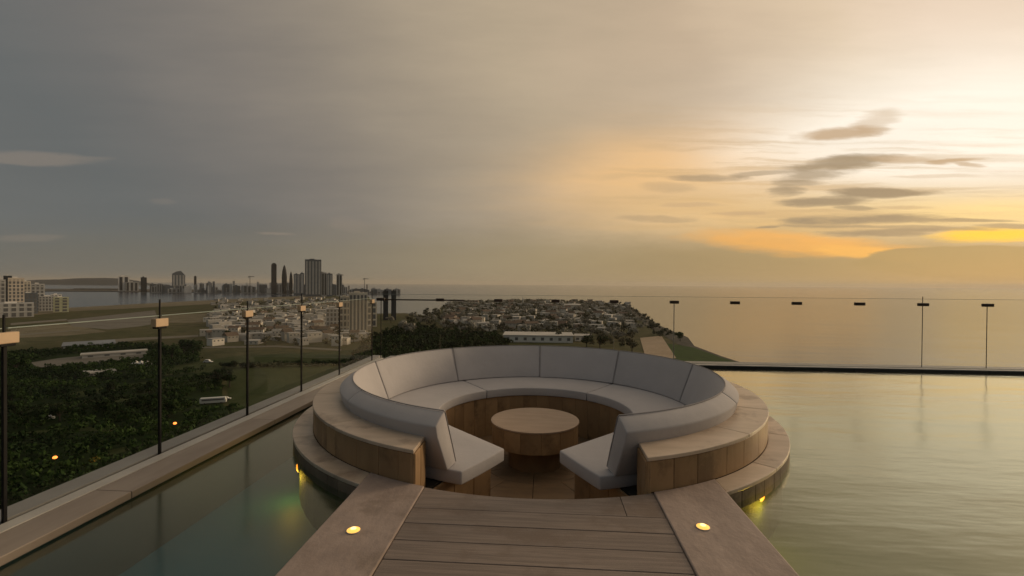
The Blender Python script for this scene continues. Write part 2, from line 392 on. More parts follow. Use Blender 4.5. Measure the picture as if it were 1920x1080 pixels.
# left edge: grey outer upstand, glazing channel, tan coping stones, pale inner lip
le = tag(empty('pool_edge_wall', (0, 0, 0)), 'long stone pool edge with grey outer band and tan coping beside the left glass', 'pool edge')
MB().box(-3.66, -3.47, -6, YF + .42, FZ, -.036).build('outer_band', M['coping_grey'], le, bevel=.006)
MB().box(-3.47, -3.44, -6, YF + .12, FZ, -.052).build('glazing_channel', M['slot'], le)
MB().box(-3.44, -3.33, -6, YF + .12, FZ, -.040).build('inner_band', M['pale_trim'], le, bevel=.004)
y = -5.99
while y < YF:
    L = min(1.85, YF - y); MB().box(-3.327, -3.04, y, y + L - .004, -.10, -.044 + random.uniform(-.001, .001)).build('coping_stone', M['coping'], le, bevel=.006); y += L
MB().box(-3.32, XL, -6, YF, FZ, -.101).build('inner_wall', M['pool_wall'], le)
fe = tag(empty('pool_far_wall', (0, 0, 0)), 'far pool wall with thin pale top and black waterline band under the glass', 'pool edge')
MB().box(XL - .22, XR + .6, YF + .13, YF + .42, FZ, -.040).build('outer_band', M['coping_grey'], fe, bevel=.005)
MB().box(XL - .22, XR + .6, YF + .03, YF + .13, FZ, -.048).build('wall_top', M['pale_trim'], fe, bevel=.004)
x = XL
while x < XR:
    MB().box(x, x + .596, YF, YF + .03, FZ, -.056).build('waterline_tile', M['black_tile'], fe, bevel=.002, segs=1); x += .6
tag(MB().box(XR, XR + .6, -6, YF, FZ, -.04).build('pool_side_wall', M['coping']), 'plain pool wall closing the far right side of the pool', 'pool edge')

# ------------------------------------------------------------------ the round sunken lounge
CX, CY = -0.11, 5.85
R0, R1, RB = 2.74, 2.55, 2.262
PF = -.74                                       # the pit's floor
ENT = .86                                       # half width of the entrance between the two stone ends
def pol(r, a, z): a = R_(a); return (r * math.sin(a), r * math.cos(a), z)   # a: 0 = far side, +-180 = towards the walkway
def sector(mb, r0, r1, a0, a1, z0, z1, n=8, nr=1):
    """ring piece; a0 and a1 may be functions of the radius"""
    A = lambda q, r: q(r) if callable(q) else q
    rings = []
    for i in range(n + 1):
        t = i / n; sec = []
        for r, z in ((r0, z0), (r1, z0), (r1, z1), (r0, z1)):
            a = A(a0, r) + (A(a1, r) - A(a0, r)) * t; sec.append(pol(r, a, z))
        rings.append(sec)
    return mb.sweep(rings)
pit = tag(empty('sunken_lounge', (CX, CY, 0)), 'round stone sunken lounge with stepped ring standing in the pool', 'seating pit')
eL = lambda r: -(180 - math.degrees(math.asin((ENT) / r)))
eR = lambda r: (180 - math.degrees(math.asin((ENT) / r)))
kLx, kRx = -1.37 - CX, 1.332 - CX               # where the walkway's sides meet the ring
lL = lambda r: -(180 - math.degrees(math.asin((-kLx + .004) / r)))
lR = lambda r: (180 - math.degrees(math.asin((kRx + .004) / r)))
# stone cores
sector(MB(), RB + .01, R1 - .025, lambda r: eL(r) + .5, lambda r: eR(r) - .5, PF, .228, 64).build('ring_core', M['dark_core'], pit)
sector(MB(), R1 - .02, R0 - .03, lL, lR, -.18, -.034, 64).build('step_core', M['dark_core'], pit)
sector(MB(), R1 - .02, R0 - .06, -179.9, 179.9, FZ - .02, -.16, 72).build('underwater_wall', M['moss'], pit)
# top slabs of the upper ring
cuts = [-107, -78, -50, -22, 6, 34, 62, 88, 112, 134]
seq = [eL, -136] + cuts + [eR]
for a, b in zip(seq[:-1], seq[1:]):
    a2 = (a if callable(a) else a + .06); b2 = (b if callable(b) else b - .06)
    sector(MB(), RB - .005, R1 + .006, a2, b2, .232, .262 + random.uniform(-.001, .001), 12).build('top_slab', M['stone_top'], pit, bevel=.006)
# facing stones of the upper ring: four widths sharing their meshes
def ring_of_panels(name, r0, r1, z0, z1, a_start, a_end, widths, mat, bevel=.0025):
    protos = {w: sector(MB(), r0, r1, 0.02, w - .02, z0, z1, 4).mesh(name, mat, bevel=bevel, segs=1) for w in widths}
    a = a_start
    while a_end - a > max(widths) + min(widths):
        w = random.choice(widths); link(name, protos[w], pit, rz=-R_(a)); a += w
    rest = (a_end - a) / 2
    last = sector(MB(), r0, r1, 0.05, rest - .05, z0, z1, 4).mesh(name, mat, bevel=bevel, segs=1)
    link(name, last, pit, rz=-R_(a)); link(name, last, pit, rz=-R_(a + rest))
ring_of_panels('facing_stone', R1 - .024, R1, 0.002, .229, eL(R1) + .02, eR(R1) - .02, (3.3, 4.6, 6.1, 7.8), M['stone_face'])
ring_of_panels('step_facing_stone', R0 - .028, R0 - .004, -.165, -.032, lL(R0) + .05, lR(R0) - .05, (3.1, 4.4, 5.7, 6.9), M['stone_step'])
# end faces beside the entrance
for s, e in ((-1, eL), (1, eR)):
    ye = [-math.sqrt(r * r - ENT * ENT) for r in (RB, R1)]
    w = (ye[0] - ye[1]) / 2
    for i in range(2):
        MB().box(min(s * (ENT - .012), s * (ENT + .03)), max(s * (ENT - .012), s * (ENT + .03)), ye[1] + i * w + .005, ye[1] + (i + 1) * w - .003, PF, .230).build('end_stone', M['stone_face'], pit, bevel=.004, segs=1)
# the lower step's slabs
cuts = [-122, -96, -70, -44, -18, 8, 34, 60, 86, 110, 132]
seq = [lL, -140] + cuts + [lR]
for a, b in zip(seq[:-1], seq[1:]):
    a2 = (a if callable(a) else a + .05); b2 = (b if callable(b) else b - .05)
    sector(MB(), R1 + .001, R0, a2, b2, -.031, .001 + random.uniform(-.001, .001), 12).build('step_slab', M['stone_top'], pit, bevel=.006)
# seat base, pit floor, entrance wall
SIN, SZ = 1.19, -.04                            # seat cushion inner radius and top
def seat_pts(t, s, inset=0.0, rout=2.09):
    """plan of the seat: t runs -1..1 round the ring, s 0..1 from the inner edge outwards"""
    ae = 170.0 - 5.6 * s - inset
    a = ae * t; ri = SIN
    if abs(a) > 132:                             # straight inner edge of the wedge ends
        u0 = Vector((SIN * math.sin(R_(132)), SIN * math.cos(R_(132)))); u1 = Vector((1.455 * math.sin(R_(169.5)), 1.455 * math.cos(R_(169.5))))
        e = u1 - u0; dq = Vector((math.sin(R_(abs(a))), math.cos(R_(abs(a))))); ri = (u0.x * e.y - u0.y * e.x) / (dq.x * e.y - dq.y * e.x)
    r = ri + (rout - ri) * s
    return r, a
def seat_solid(mb, t0, t1, z0, z1, n, ns, inset=0.0, s0=0.0, puff=0.0, rout=2.09):
    rows = []
    for i in range(n + 1):
        t = t0 + (t1 - t0) * i / n; top = []; bot = []
        for j in range(ns + 1):
            s = s0 + (1 - s0) * j / ns
            r, a = seat_pts(t, s, inset, rout)
            z = z1 + puff * (math.sin(math.pi * j / ns) * math.sin(math.pi * i / n)) ** .5 if puff else z1
            top.append(pol(r, a, z)); bot.append(pol(r, a, z0))
        rows.append(bot + top[::-1])
    return mb.sweep(rows)
BE = 159.0
sector(MB(), SIN + .05, RB - .002, -BE + .4, BE - .4, PF, -.168, 80).build('seat_base', M['dark_core'], pit)
n = 34
for i in range(n):                              # upright stones of the seat front
    w = 2 * BE / n; sector(MB(), SIN + .03, SIN + .052, -BE + i * w + .03, -BE + (i + 1) * w - .03, PF, -.17, 4).build('seat_front_stone', M['stone_face'], pit, bevel=.003, segs=1)
for s in (-1, 1):                               # seat base end cheeks
    a, b = Vector(pol(SIN + .03, s * BE, 0)), Vector(pol(RB, s * BE, 0)); nn = Vector(pol(.02, s * (BE + 90), 0))
    for k in range(3):
        c0, c1 = a.lerp(b, k / 3 + .004), a.lerp(b, (k + 1) / 3 - .004)
        MB().prism([(c0.x, c0.y), (c1.x, c1.y), (c1.x + nn.x, c1.y + nn.y), (c0.x + nn.x, c0.y + nn.y)], PF, -.17).build('seat_end_stone', M['stone_face'], pit, bevel=.003, segs=1)
k = 0
for ring_r0, ring_r1, cnt in ((.02, .62, 6), (.62, 1.22, 12)):
    for i in range(cnt):
        w = 360 / cnt; sector(MB(), ring_r0, ring_r1 - .004, i * w + .2 / ring_r1, (i + 1) * w - .2 / ring_r1, PF - .01, PF + .02, 6).build('floor_slab', M['pit_floor'], pit, bevel=.003, segs=1)
for x0, x1 in ((-.84, -.30), (-.30, .30), (.30, .84)):
    MB().box(x0 + .003, x1 - .003, -2.50, -1.225, PF - .01, PF + .018).build('floor_slab', M['pit_floor'], pit, bevel=.003, segs=1)
sector(MB(), 0.0001, R1 - .03, -179.99, 179.99, PF - .05, PF - .012, 48).build('pit_bed', M['dark_core'], pit)
sector(MB(), R1 - .03, R1 - .002, 180 - 20, 180 + 20, PF, -.046, 16).build('entrance_wall', M['stone_face'], pit)

# cushions: each lies loose on the stone
SEATS = [(-164, -101, 'pale grey seat cushion on the left with its wedge end at the entrance'),
         (-101, -36, 'pale grey curved seat cushion in the middle of the left side'),
         (-36, 36, 'pale grey curved seat cushion at the far side behind the table'),
         (36, 103, 'pale grey curved seat cushion in the middle of the right side'),
         (103, 164, 'pale grey seat cushion on the right with its wedge end at the entrance')]
for a, b, lab in SEATS:
    t0, t1 = a / 164, b / 164
    o = seat_solid(MB(), t0 + .0012, t1 - .0012, -.164, SZ - .006, 24, 6, 0, 0, .010).build('seat_cushion', M['fabric'], None, (CX, CY, 0), bevel=.014, segs=3, smooth=True, angle=50)
    tag(o, lab, 'seat cushion', 'seat cushions round the sunken lounge')
BACKS = [(-161, -128.5, 'back cushion left of the entrance, seen from behind with a pale end face'), (-128.5, -83, 'warm-lit back cushion on the left, next to the one at the left entrance end'),
         (-83, -39.5, 'back cushion at the far left between the warm-lit one and the centre'), (-39.5, 1, 'far back cushion just left of the centre seam'),
         (1, 37, 'far back cushion just right of the centre seam'), (37, 75.5, 'back cushion at the far right, facing away from the sunset'),
         (75.5, 120, 'shaded back cushion on the right side of the ring'), (120, 161, 'back cushion right of the entrance, with a grey slanted end face')]
SEC = [(1.958, -.034), (2.020, .125), (2.090, .30), (2.152, .460), (2.225, .418), (2.292, .366), (2.268, .270), (2.105, -.055)]
for a, b, lab in BACKS:
    mb = MB(); rows = []; nn = 20
    for i in range(nn + 1):
        t = i / nn; an = a + .12 + (b - a - .24) * t
        pf = .014 * math.sin(math.pi * t) ** .5
        sec = []
        for j, (r, z) in enumerate(SEC):
            sec.append(pol(r - (pf if j in (1, 2) else 0), an, z + (pf * .5 if j in (4,) else 0)))
        rows.append(sec)
    o = mb.sweep(rows).build('back_cushion', M['fabric_bolster'], None, (CX, CY, 0), bevel=.013, segs=3, smooth=True, angle=24)
    path = [pol(1.965, a + .16, -.02), pol(2.02, a + .16, .13), pol(2.088, a + .16, .30), pol(2.146, a + .16, .447)] + [pol(2.156, a + .3 + (b - a - .6) * i / 20, .463) for i in range(21)] + \
           [pol(2.146, b - .16, .447), pol(2.088, b - .16, .30), pol(2.02, b - .16, .13), pol(1.965, b - .16, -.02)]
    pm_ = MB(); sect = []
    for i, p in enumerate(path):
        q = Vector(path[min(i + 1, len(path) - 1)]) - Vector(path[max(i - 1, 0)]); rot = q.to_track_quat('Z', 'Y')
        sect.append([tuple(Vector(p) + rot @ Vector((math.cos(u) * .0055, math.sin(u) * .0055, 0))) for u in [2 * math.pi * k_ / 6 for k_ in range(6)]])
    pm_.sweep(sect).build('piping', M['piping'], o, smooth=True)
    tag(o, lab, 'back cushion', 'back cushions round the sunken lounge')

# table
tb = tag(empty('round_table', (CX, CY, PF + .02)), 'round stone drum table on a dark pedestal in the middle of the lounge', 'table')
TZ = .545
MB().lathe([(.33, .0), (.33, TZ - .25)], 40).build('pedestal', M['pit_floor'], tb, smooth=True)
MB().lathe([(.505, TZ - .25), (.505, TZ - .022)], 48).build('drum_core', M['dark_core'], tb, smooth=True)
npan = 14
pm = None
for i in range(npan):
    w = 360 / npan
    if pm is None: pm = sector(MB(), 0.506, .535, .1, w - .1, TZ - .262, TZ - .024, 5).mesh('drum_stone', M['stone_face'], bevel=.003, segs=1)
    link('drum_stone', pm, tb, rz=R_(i * w + 9))
MB().lathe([(.540, TZ - .022), (.548, TZ - .012), (.546, TZ), (.525, TZ + .004), (.515, TZ), (.02, TZ - .001)], 64).build('table_top', M['table_top'], tb, smooth=True)

# ------------------------------------------------------------------ walkway
wk = tag(empty('walkway', (0, 0, 0)), kind='structure')
PL, PR = -.876, .796
arc = lambda x, r=R1 + .004: CY - math.sqrt(r * r - (x - CX) ** 2)
MB().box(-1.36, 1.322, -6, 3.18, FZ, -.05).build('walkway_base', M['moss'], wk)
ys = [3.094 - .196 * i for i in range(47)]
for i, y1 in enumerate(ys):
    dz = random.uniform(-.0025, .0015)
    MB().box(PL, PR, y1 - .196 + .0022, y1 - .0022, -.045, dz).build('plank', M['plank'], wk, bevel=.003)
for xa, xb in ((PL, .545), (.549, PR)):        # the cut boards that follow the curve
    pts = [(xa, 3.0975), (xb, 3.0975)] + [(xb + (xa - xb) * i / 14, arc(xb + (xa - xb) * i / 14)) for i in range(15)]
    MB().prism(pts, -.045, .0).build('plank', M['plank'], wk, bevel=.003)
for x0, x1 in ((-1.37, PL - .004), (PR + .004, 1.332)):
    pts = [(x0, 1.9), (x1, 1.9)] + [(x1 + (x0 - x1) * i / 12, arc(x1 + (x0 - x1) * i / 12)) for i in range(13)]
    MB().prism(pts, -.2, .010).build('kerb_slab', M['kerb'], wk, bevel=.008)
    for yb in (1.896, .1, -1.7, -3.5):
        MB().box(x0, x1, yb - 1.792, yb, -.2, .010).build('kerb_slab', M['kerb'], wk, bevel=.008)
def deck_light(x, y, lab):
    o = tag(empty('deck_light', (x, y, .010)), lab, 'light', 'lights set into the walkway edge')
    MB().lathe([(.044, -.01), (.044, .004), (.040, .006)], 28).build('rim', M['post_pale'], o, smooth=True)
    MB().lathe([(.039, .0), (.039, .007), (.028, .013), (.012, .016), (.003, .0165)], 28).build('lens', M['lens'], o, smooth=True)
    MB().lathe([(.017, .0155), (.016, .0185), (.004, .0195)], 20).build('core', M['lens_core'], o, smooth=True)
deck_light(-1.144, 2.755, 'glowing amber light sunk in the left walkway edge stone')
deck_light(.99, 2.974, 'glowing amber light sunk in the right walkway edge stone')
def pool_light(a, z, lab):
    x, y, _ = pol(R0 - .055, a, 0)
    o = tag(empty('pool_light', (CX + x, CY + y, z), R_(180 - a)), lab, 'light', 'amber lights on the lounge wall')
    mb = MB()
    mb.lathe([(.048, -.01), (.048, .012), (.042, .016)], 24); mb.v = [(p[0], -p[2], p[1]) for p in mb.v]; mb.build('rim', M['post_pale'], o)
    mb = MB(); mb.lathe([(.040, 0), (.040, .016), (.026, .024), (.004, .027)], 24); mb.v = [(p[0], -p[2], p[1]) for p in mb.v]; mb.build('lens', M['lens_pool'], o)
    ld = bpy.data.lights.new('bulb', 'POINT'); ld.energy = 2.6; ld.color = (1.0, .58, .06); ld.shadow_soft_size = .05
    lo = bpy.data.objects.new('bulb', ld); COL.objects.link(lo); lo.parent = o; lo.location = (0, -.07, -.10)
pool_light(136, -.185, 'small orange light under the right step of the round lounge')
pool_light(-122, -.30, 'yellow light glowing under the water at the left of the round lounge')

# ------------------------------------------------------------------ glass balustrades
GT = 1.20                                       # top of the glass
PY = [-4.55, -3.33, -2.11, -.89, .33, 1.55, 2.77, 3.99, 5.24, 6.46, 7.70, 9.20]
lb = tag(empty('glass_balustrade', (-3.455, 0, -.05)), 'frameless glass balustrade with black posts along the left pool edge', 'balustrade')
for y0, y1 in zip(PY[:-1], PY[1:]):
    MB().box(-.006, .006, y0 + .017, y1 - .017, .0, GT + .05).build('glass_pane', M['glass'], lb)
    MB().box(-.0075, .0075, y0 + .017, y1 - .017, GT + .051, GT + .057).build('glass_edge', M['glass_edge'], lb)
for i, yv in enumerate(PY):
    p = MB().box(-.010, .010, yv - .011, yv + .011, .002, GT + .01).build('post', M['post'], lb, bevel=.003)
    MB().box(-.026, .026, yv - .070, yv + .070, 1.155, 1.228).build('clip', M['clip'], p, bevel=.005)
    MB().box(-.005, .005, yv - .005, yv + .005, GT + .01, GT + (.20 if i % 2 else .14)).build('rod', M['post'], p)
    MB().box(-.030, .030, yv - .045, yv + .045, 1.138, 1.155).build('clip_base', M['post'], p, bevel=.003)
fb = tag(empty('glass_balustrade', (0, YF + .20, -.045)), 'frameless glass balustrade with backlit dark clips across the far pool edge', 'balustrade')
FX = [-3.42, -2.16, -.95, .22, 1.40, 2.59, 3.77, 4.95, 6.13, 7.30, 8.47, 9.64, 10.82, 12.0, 13.2, 14.4, 15.6, 16.8]
for x0, x1 in zip(FX[:-1], FX[1:]):
    MB().box(x0 + .005, x1 - .005, -.006, .006, .0, GT + .12).build('glass_pane', M['glass'], fb)
    MB().box(x0 + .005, x1 - .005, -.0075, .0075, GT + .121, GT + .126).build('glass_edge', M['glass_edge'], fb)
for i, xv in enumerate(FX):
    thin = M['post_pale'] if i in (4, 5) else (M['post'] if i in (0, 9, 10) else M['glass'])
    hw = .007 if i in (0, 5) else .003
    p = MB().box(xv - hw, xv + hw, .012, .024, -.02, GT + (.17 if i in (2, 9) else .05)).build('post' if thin is not M['glass'] else 'glass_fin', thin, fb)
    MB().box(xv - .085, xv + .085, -.035, .045, 1.185, 1.245).build('clip', M['clip_backlit'], p, bevel=.008)
MB().box(-3.35, -1.65, .016, .036, 1.195, 1.222).build('rail', M['clip_backlit'], fb)

# ------------------------------------------------------------------ the land below
GZ, SEA = -60.0, -61.5
def gp(px, py, z=GZ):
    dd = ray(px, py); t = (z - EYE) / dd.z
    return Vector((dd.x * t, dd.y * t, z))
def mpp(p):                                      # metres per photo pixel at a point
    return -(CR.transposed() @ (Vector(p) - Vector((0, 0, EYE)))).z / F_PX
def sheet(name, pts, z, mat, thick=0.0):
    mb = MB()
    if thick: mb.prism([(p[0], p[1]) for p in pts], z - thick, z)
    else: mb.add([(p[0], p[1], z) for p in pts], [tuple(range(len(pts)))])
    return tag(mb.build(name, mat), kind='structure')
def earth(name, a, b_, c_, s=.02):
    m, t, b = nt(name); X.tree = t
    g = t.nodes.new('ShaderNodeNewGeometry')
    f = sstep(X(noise_node(t, g.outputs['Position'], s, 7, .6)), .35, .65)
    f2 = sstep(X(noise_node(t, g.outputs['Position'], s * 6, 6, .65)), .42, .72)
    t.links.new(cmix(f2, cmix(f, a, b_), c_), b.inputs['Base Color']); b.inputs['Roughness'].default_value = .95; b.inputs['Specular IOR Level'].default_value = .1
    return m
M['grass'] = earth('field_grass', (.062, .066, .026), (.095, .085, .042), (.040, .048, .018), .012)
M['grass_low'] = earth('lawn_grass', (.036, .052, .016), (.052, .064, .024), (.026, .036, .012), .03)
M['sand'] = earth('beach_sand', (.20, .175, .12), (.16, .14, .095), (.11, .10, .065), .01)
M['apron'] = earth('apron_concrete', (.185, .175, .155), (.165, .155, .135), (.13, .12, .10), .006)
M['road'] = earth('dusty_road', (.22, .20, .165), (.18, .165, .135), (.15, .14, .115), .02)
M['clearing'] = earth('bare_sand', (.42, .33, .24), (.36, .28, .20), (.30, .235, .17), .05)
M['lawn_green'] = earth('green_slope', (.030, .062, .012), (.042, .072, .018), (.022, .044, .010), .03)
M['rock'] = earth('shore_rock', (.085, .078, .066), (.055, .052, .045), (.12, .11, .095), .03)
M['far_wood'] = earth('hazed_wooded_hill', (.016, .034, .052), (.022, .040, .058), (.012, .028, .045), .004)  # bluish distance haze put into the base colour of the wood
def sea_mat():
    m, t, b = nt('sea_water'); X.tree = t
    g = t.nodes.new('ShaderNodeNewGeometry')
    b.inputs['Base Color'].default_value = (.012, .024, .046, 1); b.inputs['Roughness'].default_value = .17; b.inputs['IOR'].default_value = 1.38; b.inputs['Specular Tint'].default_value = (1.0, .93, .80, 1)
    bp = t.nodes.new('ShaderNodeBump'); bp.inputs['Strength'].default_value = .42; bp.inputs['Distance'].default_value = 2.2
    h = X(noise_node(t, g.outputs['Position'], .012, 6, .6, (.4, 1.4, 1))) + X(noise_node(t, g.outputs['Position'], .0022, 4, .5)) * 2.0
    t.links.new(h.s, bp.inputs['Height']); t.links.new(bp.outputs[0], b.inputs['Normal'])
    return m
S = 40000
sheet('sea', [(-S, -3000), (S, -3000), (S, S), (-S, S)], SEA, sea_mat())
coast = [(-420, 604), (-100, 594), (20, 588), (130, 577), (330, 566), (500, 558), (600, 553), (692, 556), (700, 588), (760, 587), (800, 592), (830, 577), (845, 566),
         (1000, 563), (1100, 566), (1165, 571), (1200, 588), (1236, 612), (1288, 634), (1300, 650), (1350, 669), (1400, 685), (1440, 705)]
cp = [gp(*p) for p in coast]
sheet('land', [(p.x, p.y) for p in cp] + [(150, 60), (200, -900), (-4200, -900)], GZ, M['grass'], 2.2)
sheet('shore_rocks', [gp(*p, GZ) for p in [(1150, 569), (1166, 570.5), (1201, 587), (1238, 611), (1290, 633), (1302, 649), (1352, 668), (1404, 685), (1375, 686), (1330, 668), (1270, 645), (1225, 618), (1180, 588)]], GZ + .25, M['rock'])
sheet('beach', [gp(*p) for p in [(-420, 604), (20, 588), (130, 577), (330, 566), (500, 558), (600, 553), (600, 558), (500, 563), (330, 574), (130, 584), (20, 596), (-420, 614)]], GZ + .2, M['sand'])
sheet('apron', [gp(*p) for p in [(125, 600), (290, 582), (300, 606), (262, 612), (205, 618), (135, 612)]], GZ + .15, M['apron'])
sheet('runway', [gp(*p) for p in [(120, 652), (160, 640), (250, 634), (372, 628), (372, 631.5), (260, 638), (185, 647), (150, 656)]], GZ + .15, M['road'])
sheet('service_road', [gp(*p) for p in [(-60, 634), (150, 618), (150, 620), (-60, 637)]], GZ + .15, M['road'])
sheet('dirt_road', [gp(*p) for p in [(300, 652), (520, 648), (640, 655), (640, 658), (520, 651), (300, 654)]], GZ + .15, M['road'])
sheet('taxiway', [gp(*p) for p in [(20, 606), (125, 598), (125, 601), (20, 610)]], GZ + .15, M['road'])
sheet('dry_strip', [gp(*p) for p in [(300, 592), (470, 584), (560, 590), (420, 604), (305, 606)]], GZ + .1, M['sand'])
sheet('dry_strip', [gp(*p) for p in [(20, 618), (120, 606), (200, 622), (120, 630), (20, 634)]], GZ + .1, M['sand'])
sheet('dirt_road', [gp(*p) for p in [(380, 618), (690, 606), (690, 608), (380, 621)]], GZ + .15, M['road'])
sheet('plaza', [gp(*p) for p in [(58, 680), (110, 672), (240, 660), (290, 664), (262, 672), (150, 684), (70, 690)]], GZ + .15, M['apron'])
M['forest_floor'] = earth('dark_undergrowth', (.014, .030, .008), (.022, .040, .011), (.010, .020, .006), .04)  # dark green ground colour under the wood
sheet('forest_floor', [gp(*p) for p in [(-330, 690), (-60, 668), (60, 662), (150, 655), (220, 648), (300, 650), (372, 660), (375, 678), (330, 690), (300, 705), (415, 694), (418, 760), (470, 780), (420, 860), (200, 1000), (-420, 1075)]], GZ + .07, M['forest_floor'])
for pts in ([(130, 737), (300, 712), (445, 690), (445, 698), (300, 722), (130, 748)], [(60, 760), (200, 748), (330, 740), (330, 745), (200, 756), (60, 770)], [(0, 815), (150, 800), (260, 806), (260, 811), (150, 808), (0, 826)], [(180, 850), (290, 826), (290, 832), (180, 862)]):
    sheet('grass_strip', [gp(*p) for p in pts], GZ + .11, M['grass_low'])
sheet('lawn', [gp(*p) for p in [(230, 700), (300, 690), (440, 668), (690, 655), (700, 668), (520, 740), (430, 780), (425, 700)]], GZ + .12, M['grass_low'])
sheet('sandy_clearing', [gp(*p) for p in [(1200, 634), (1240, 630), (1268, 672), (1212, 676)]], GZ + .3, M['clearing'])
sheet('headland_lawn', [gp(*p) for p in [(1225, 640), (1300, 652), (1350, 670), (1395, 684), (1250, 700), (1238, 660)]], GZ + .28, M['lawn_green'])
# far shore and hills, the blue of haze put into their colour
fs = [(60, 546.5), (200, 547), (420, 549), (700, 551), (720, 548), (560, 545), (300, 543), (60, 542)]
sheet('far_shore', [gp(*p, SEA) for p in fs], SEA + 3.0, M['rock'], 3.5)
sheet('pier', [gp(*p, SEA) for p in [(138, 543.6), (235, 544), (235, 543), (138, 542.6)]], SEA + 8, M['rock'], 8)
def hill(x0, x1, dist, prof):
    mb = MB(); top = []; n = len(prof)
    rows = []
    for i, h in enumerate(prof):
        px = x0 + (x1 - x0) * i / (n - 1); dd = ray(px, 545); dd.z = 0; dd = dd / dd.y * dist
        f = dd.normalized()
        row = [(dd.x + f.x * k, dd.y + f.y * k, SEA - 1 + h * q) for k, q in ((-500, 0), (-200, .6), (0, 1), (250, .7), (700, 0))]
        rows.append(row)
    vs_ = [p for r in rows for p in r]; fs_ = []
    for i in range(n - 1):
        for j in range(4): a = i * 5 + j; fs_.append((a, a + 1, a + 6, a + 5))
    return tag(mb.add(vs_, fs_).build('hills', M['far_wood'], smooth=True), kind='structure')
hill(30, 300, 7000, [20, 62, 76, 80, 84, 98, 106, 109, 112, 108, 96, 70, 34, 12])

# ------------------------------------------------------------------ vegetation
def leaf_mat(name, a, b_):
    m, t, b = nt(name); X.tree = t
    oi = t.nodes.new('ShaderNodeObjectInfo'); g = t.nodes.new('ShaderNodeNewGeometry')
    f = sstep(X(noise_node(t, g.outputs['Position'], .022, 6, .6, (.5, 1.6, 1))) * .75 + X(noise_node(t, g.outputs['Position'], .35, 4, .6)) * .25, .40, .62)
    k = X(oi.outputs['Random']) * .5 + .75
    t.links.new(cmix(1.0, cmix(f, a, b_), xvec(k, k, k), 'MULTIPLY'), b.inputs['Base Color'])
    b.inputs['Roughness'].default_value = .8; b.inputs['Specular IOR Level'].default_value = .15
    return m
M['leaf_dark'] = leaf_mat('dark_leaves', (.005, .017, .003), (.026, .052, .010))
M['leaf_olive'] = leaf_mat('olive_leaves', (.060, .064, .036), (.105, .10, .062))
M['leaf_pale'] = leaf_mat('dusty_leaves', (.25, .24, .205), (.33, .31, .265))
M['bark'] = surf('bark', (.06, .048, .036), (.04, .03, .024), .9, 3, 5, (1, 1, .3), .4, vary=.1)
def leaf_cloud(r, nlobe, per, size, rad, hgt, z0):
    """small random leaf faces spread through several lobes"""
    lobes = [(r.normal(0, rad * .5), r.normal(0, rad * .5), z0 + hgt * r.uniform(.25, .95), rad * r.uniform(.38, .68)) for _ in range(nlobe)]
    V = []; Fc = []
    for (lx, ly, lz, lr) in lobes:
        dv = r.normal(size=(per, 3)); dv /= np.linalg.norm(dv, axis=1)[:, None]
        c_ = np.array([lx, ly, lz]) + dv * lr * (r.uniform(.55, 1.08, per)[:, None]) * np.array([1, 1, .75])
        for i in range(per):
            t1 = r.normal(size=3); t1 -= dv[i] * t1.dot(dv[i]) * .6; t1 /= np.linalg.norm(t1); t2 = np.cross(dv[i], t1); t2 /= np.linalg.norm(t2) + 1e-6
            s = size * r.uniform(.6, 1.3); k = len(V)
            V += [c_[i] + t1 * s, c_[i] + t2 * s * .6, c_[i] - t1 * s, c_[i] - t2 * s * .6]; Fc.append((k, k + 1, k + 2, k + 3))
    return np.array(V), Fc
def pmesh(name, V, Fc, mat):
    me = bpy.data.meshes.new(name); me.from_pydata([tuple(map(float, p)) for p in V], [], Fc); me.materials.append(mat); return me
crowns = {k: [pmesh('crown', *leaf_cloud(rng, 9, 70, .55, 3.4, 5.5, 2.6), M[k]) for _ in range(3)] for k in ('leaf_dark', 'leaf_olive', 'leaf_pale')}
def trunk_mesh():
    mb = MB(); mb.tube((0, 0, -.3), (.1, .05, 2.6), .34, .24, 7)
    for i in range(4):
        a = i * 1.6 + .4; mb.tube((.1, .05, 2.4), (math.cos(a) * 1.7, math.sin(a) * 1.7, 4.9 + .3 * i), .17, .06, 5)
    mb.tube((.1, .05, 2.5), (0, .2, 6.6), .22, .07, 6)
    return mb.mesh('trunk', M['bark'])
trunk = trunk_mesh()
def tree(p, s, kind, lab, grp, cat='tree'):
    o = tag(empty('tree', p, random.uniform(0, 6.28)), lab, cat, grp); o.scale = (s * random.uniform(.95, 1.2), s * random.uniform(.95, 1.2), s)
    link('trunk', trunk, o); link('crown', random.choice(crowns[kind]), o)
    return o
def in_poly(x, y, P):
    c_ = False; j = len(P) - 1
    for i in range(len(P)):
        if (P[i][1] > y) != (P[j][1] > y) and x < (P[j][0] - P[i][0]) * (y - P[i][1]) / (P[j][1] - P[i][1] + 1e-12) + P[i][0]: c_ = not c_
        j = i
    return c_
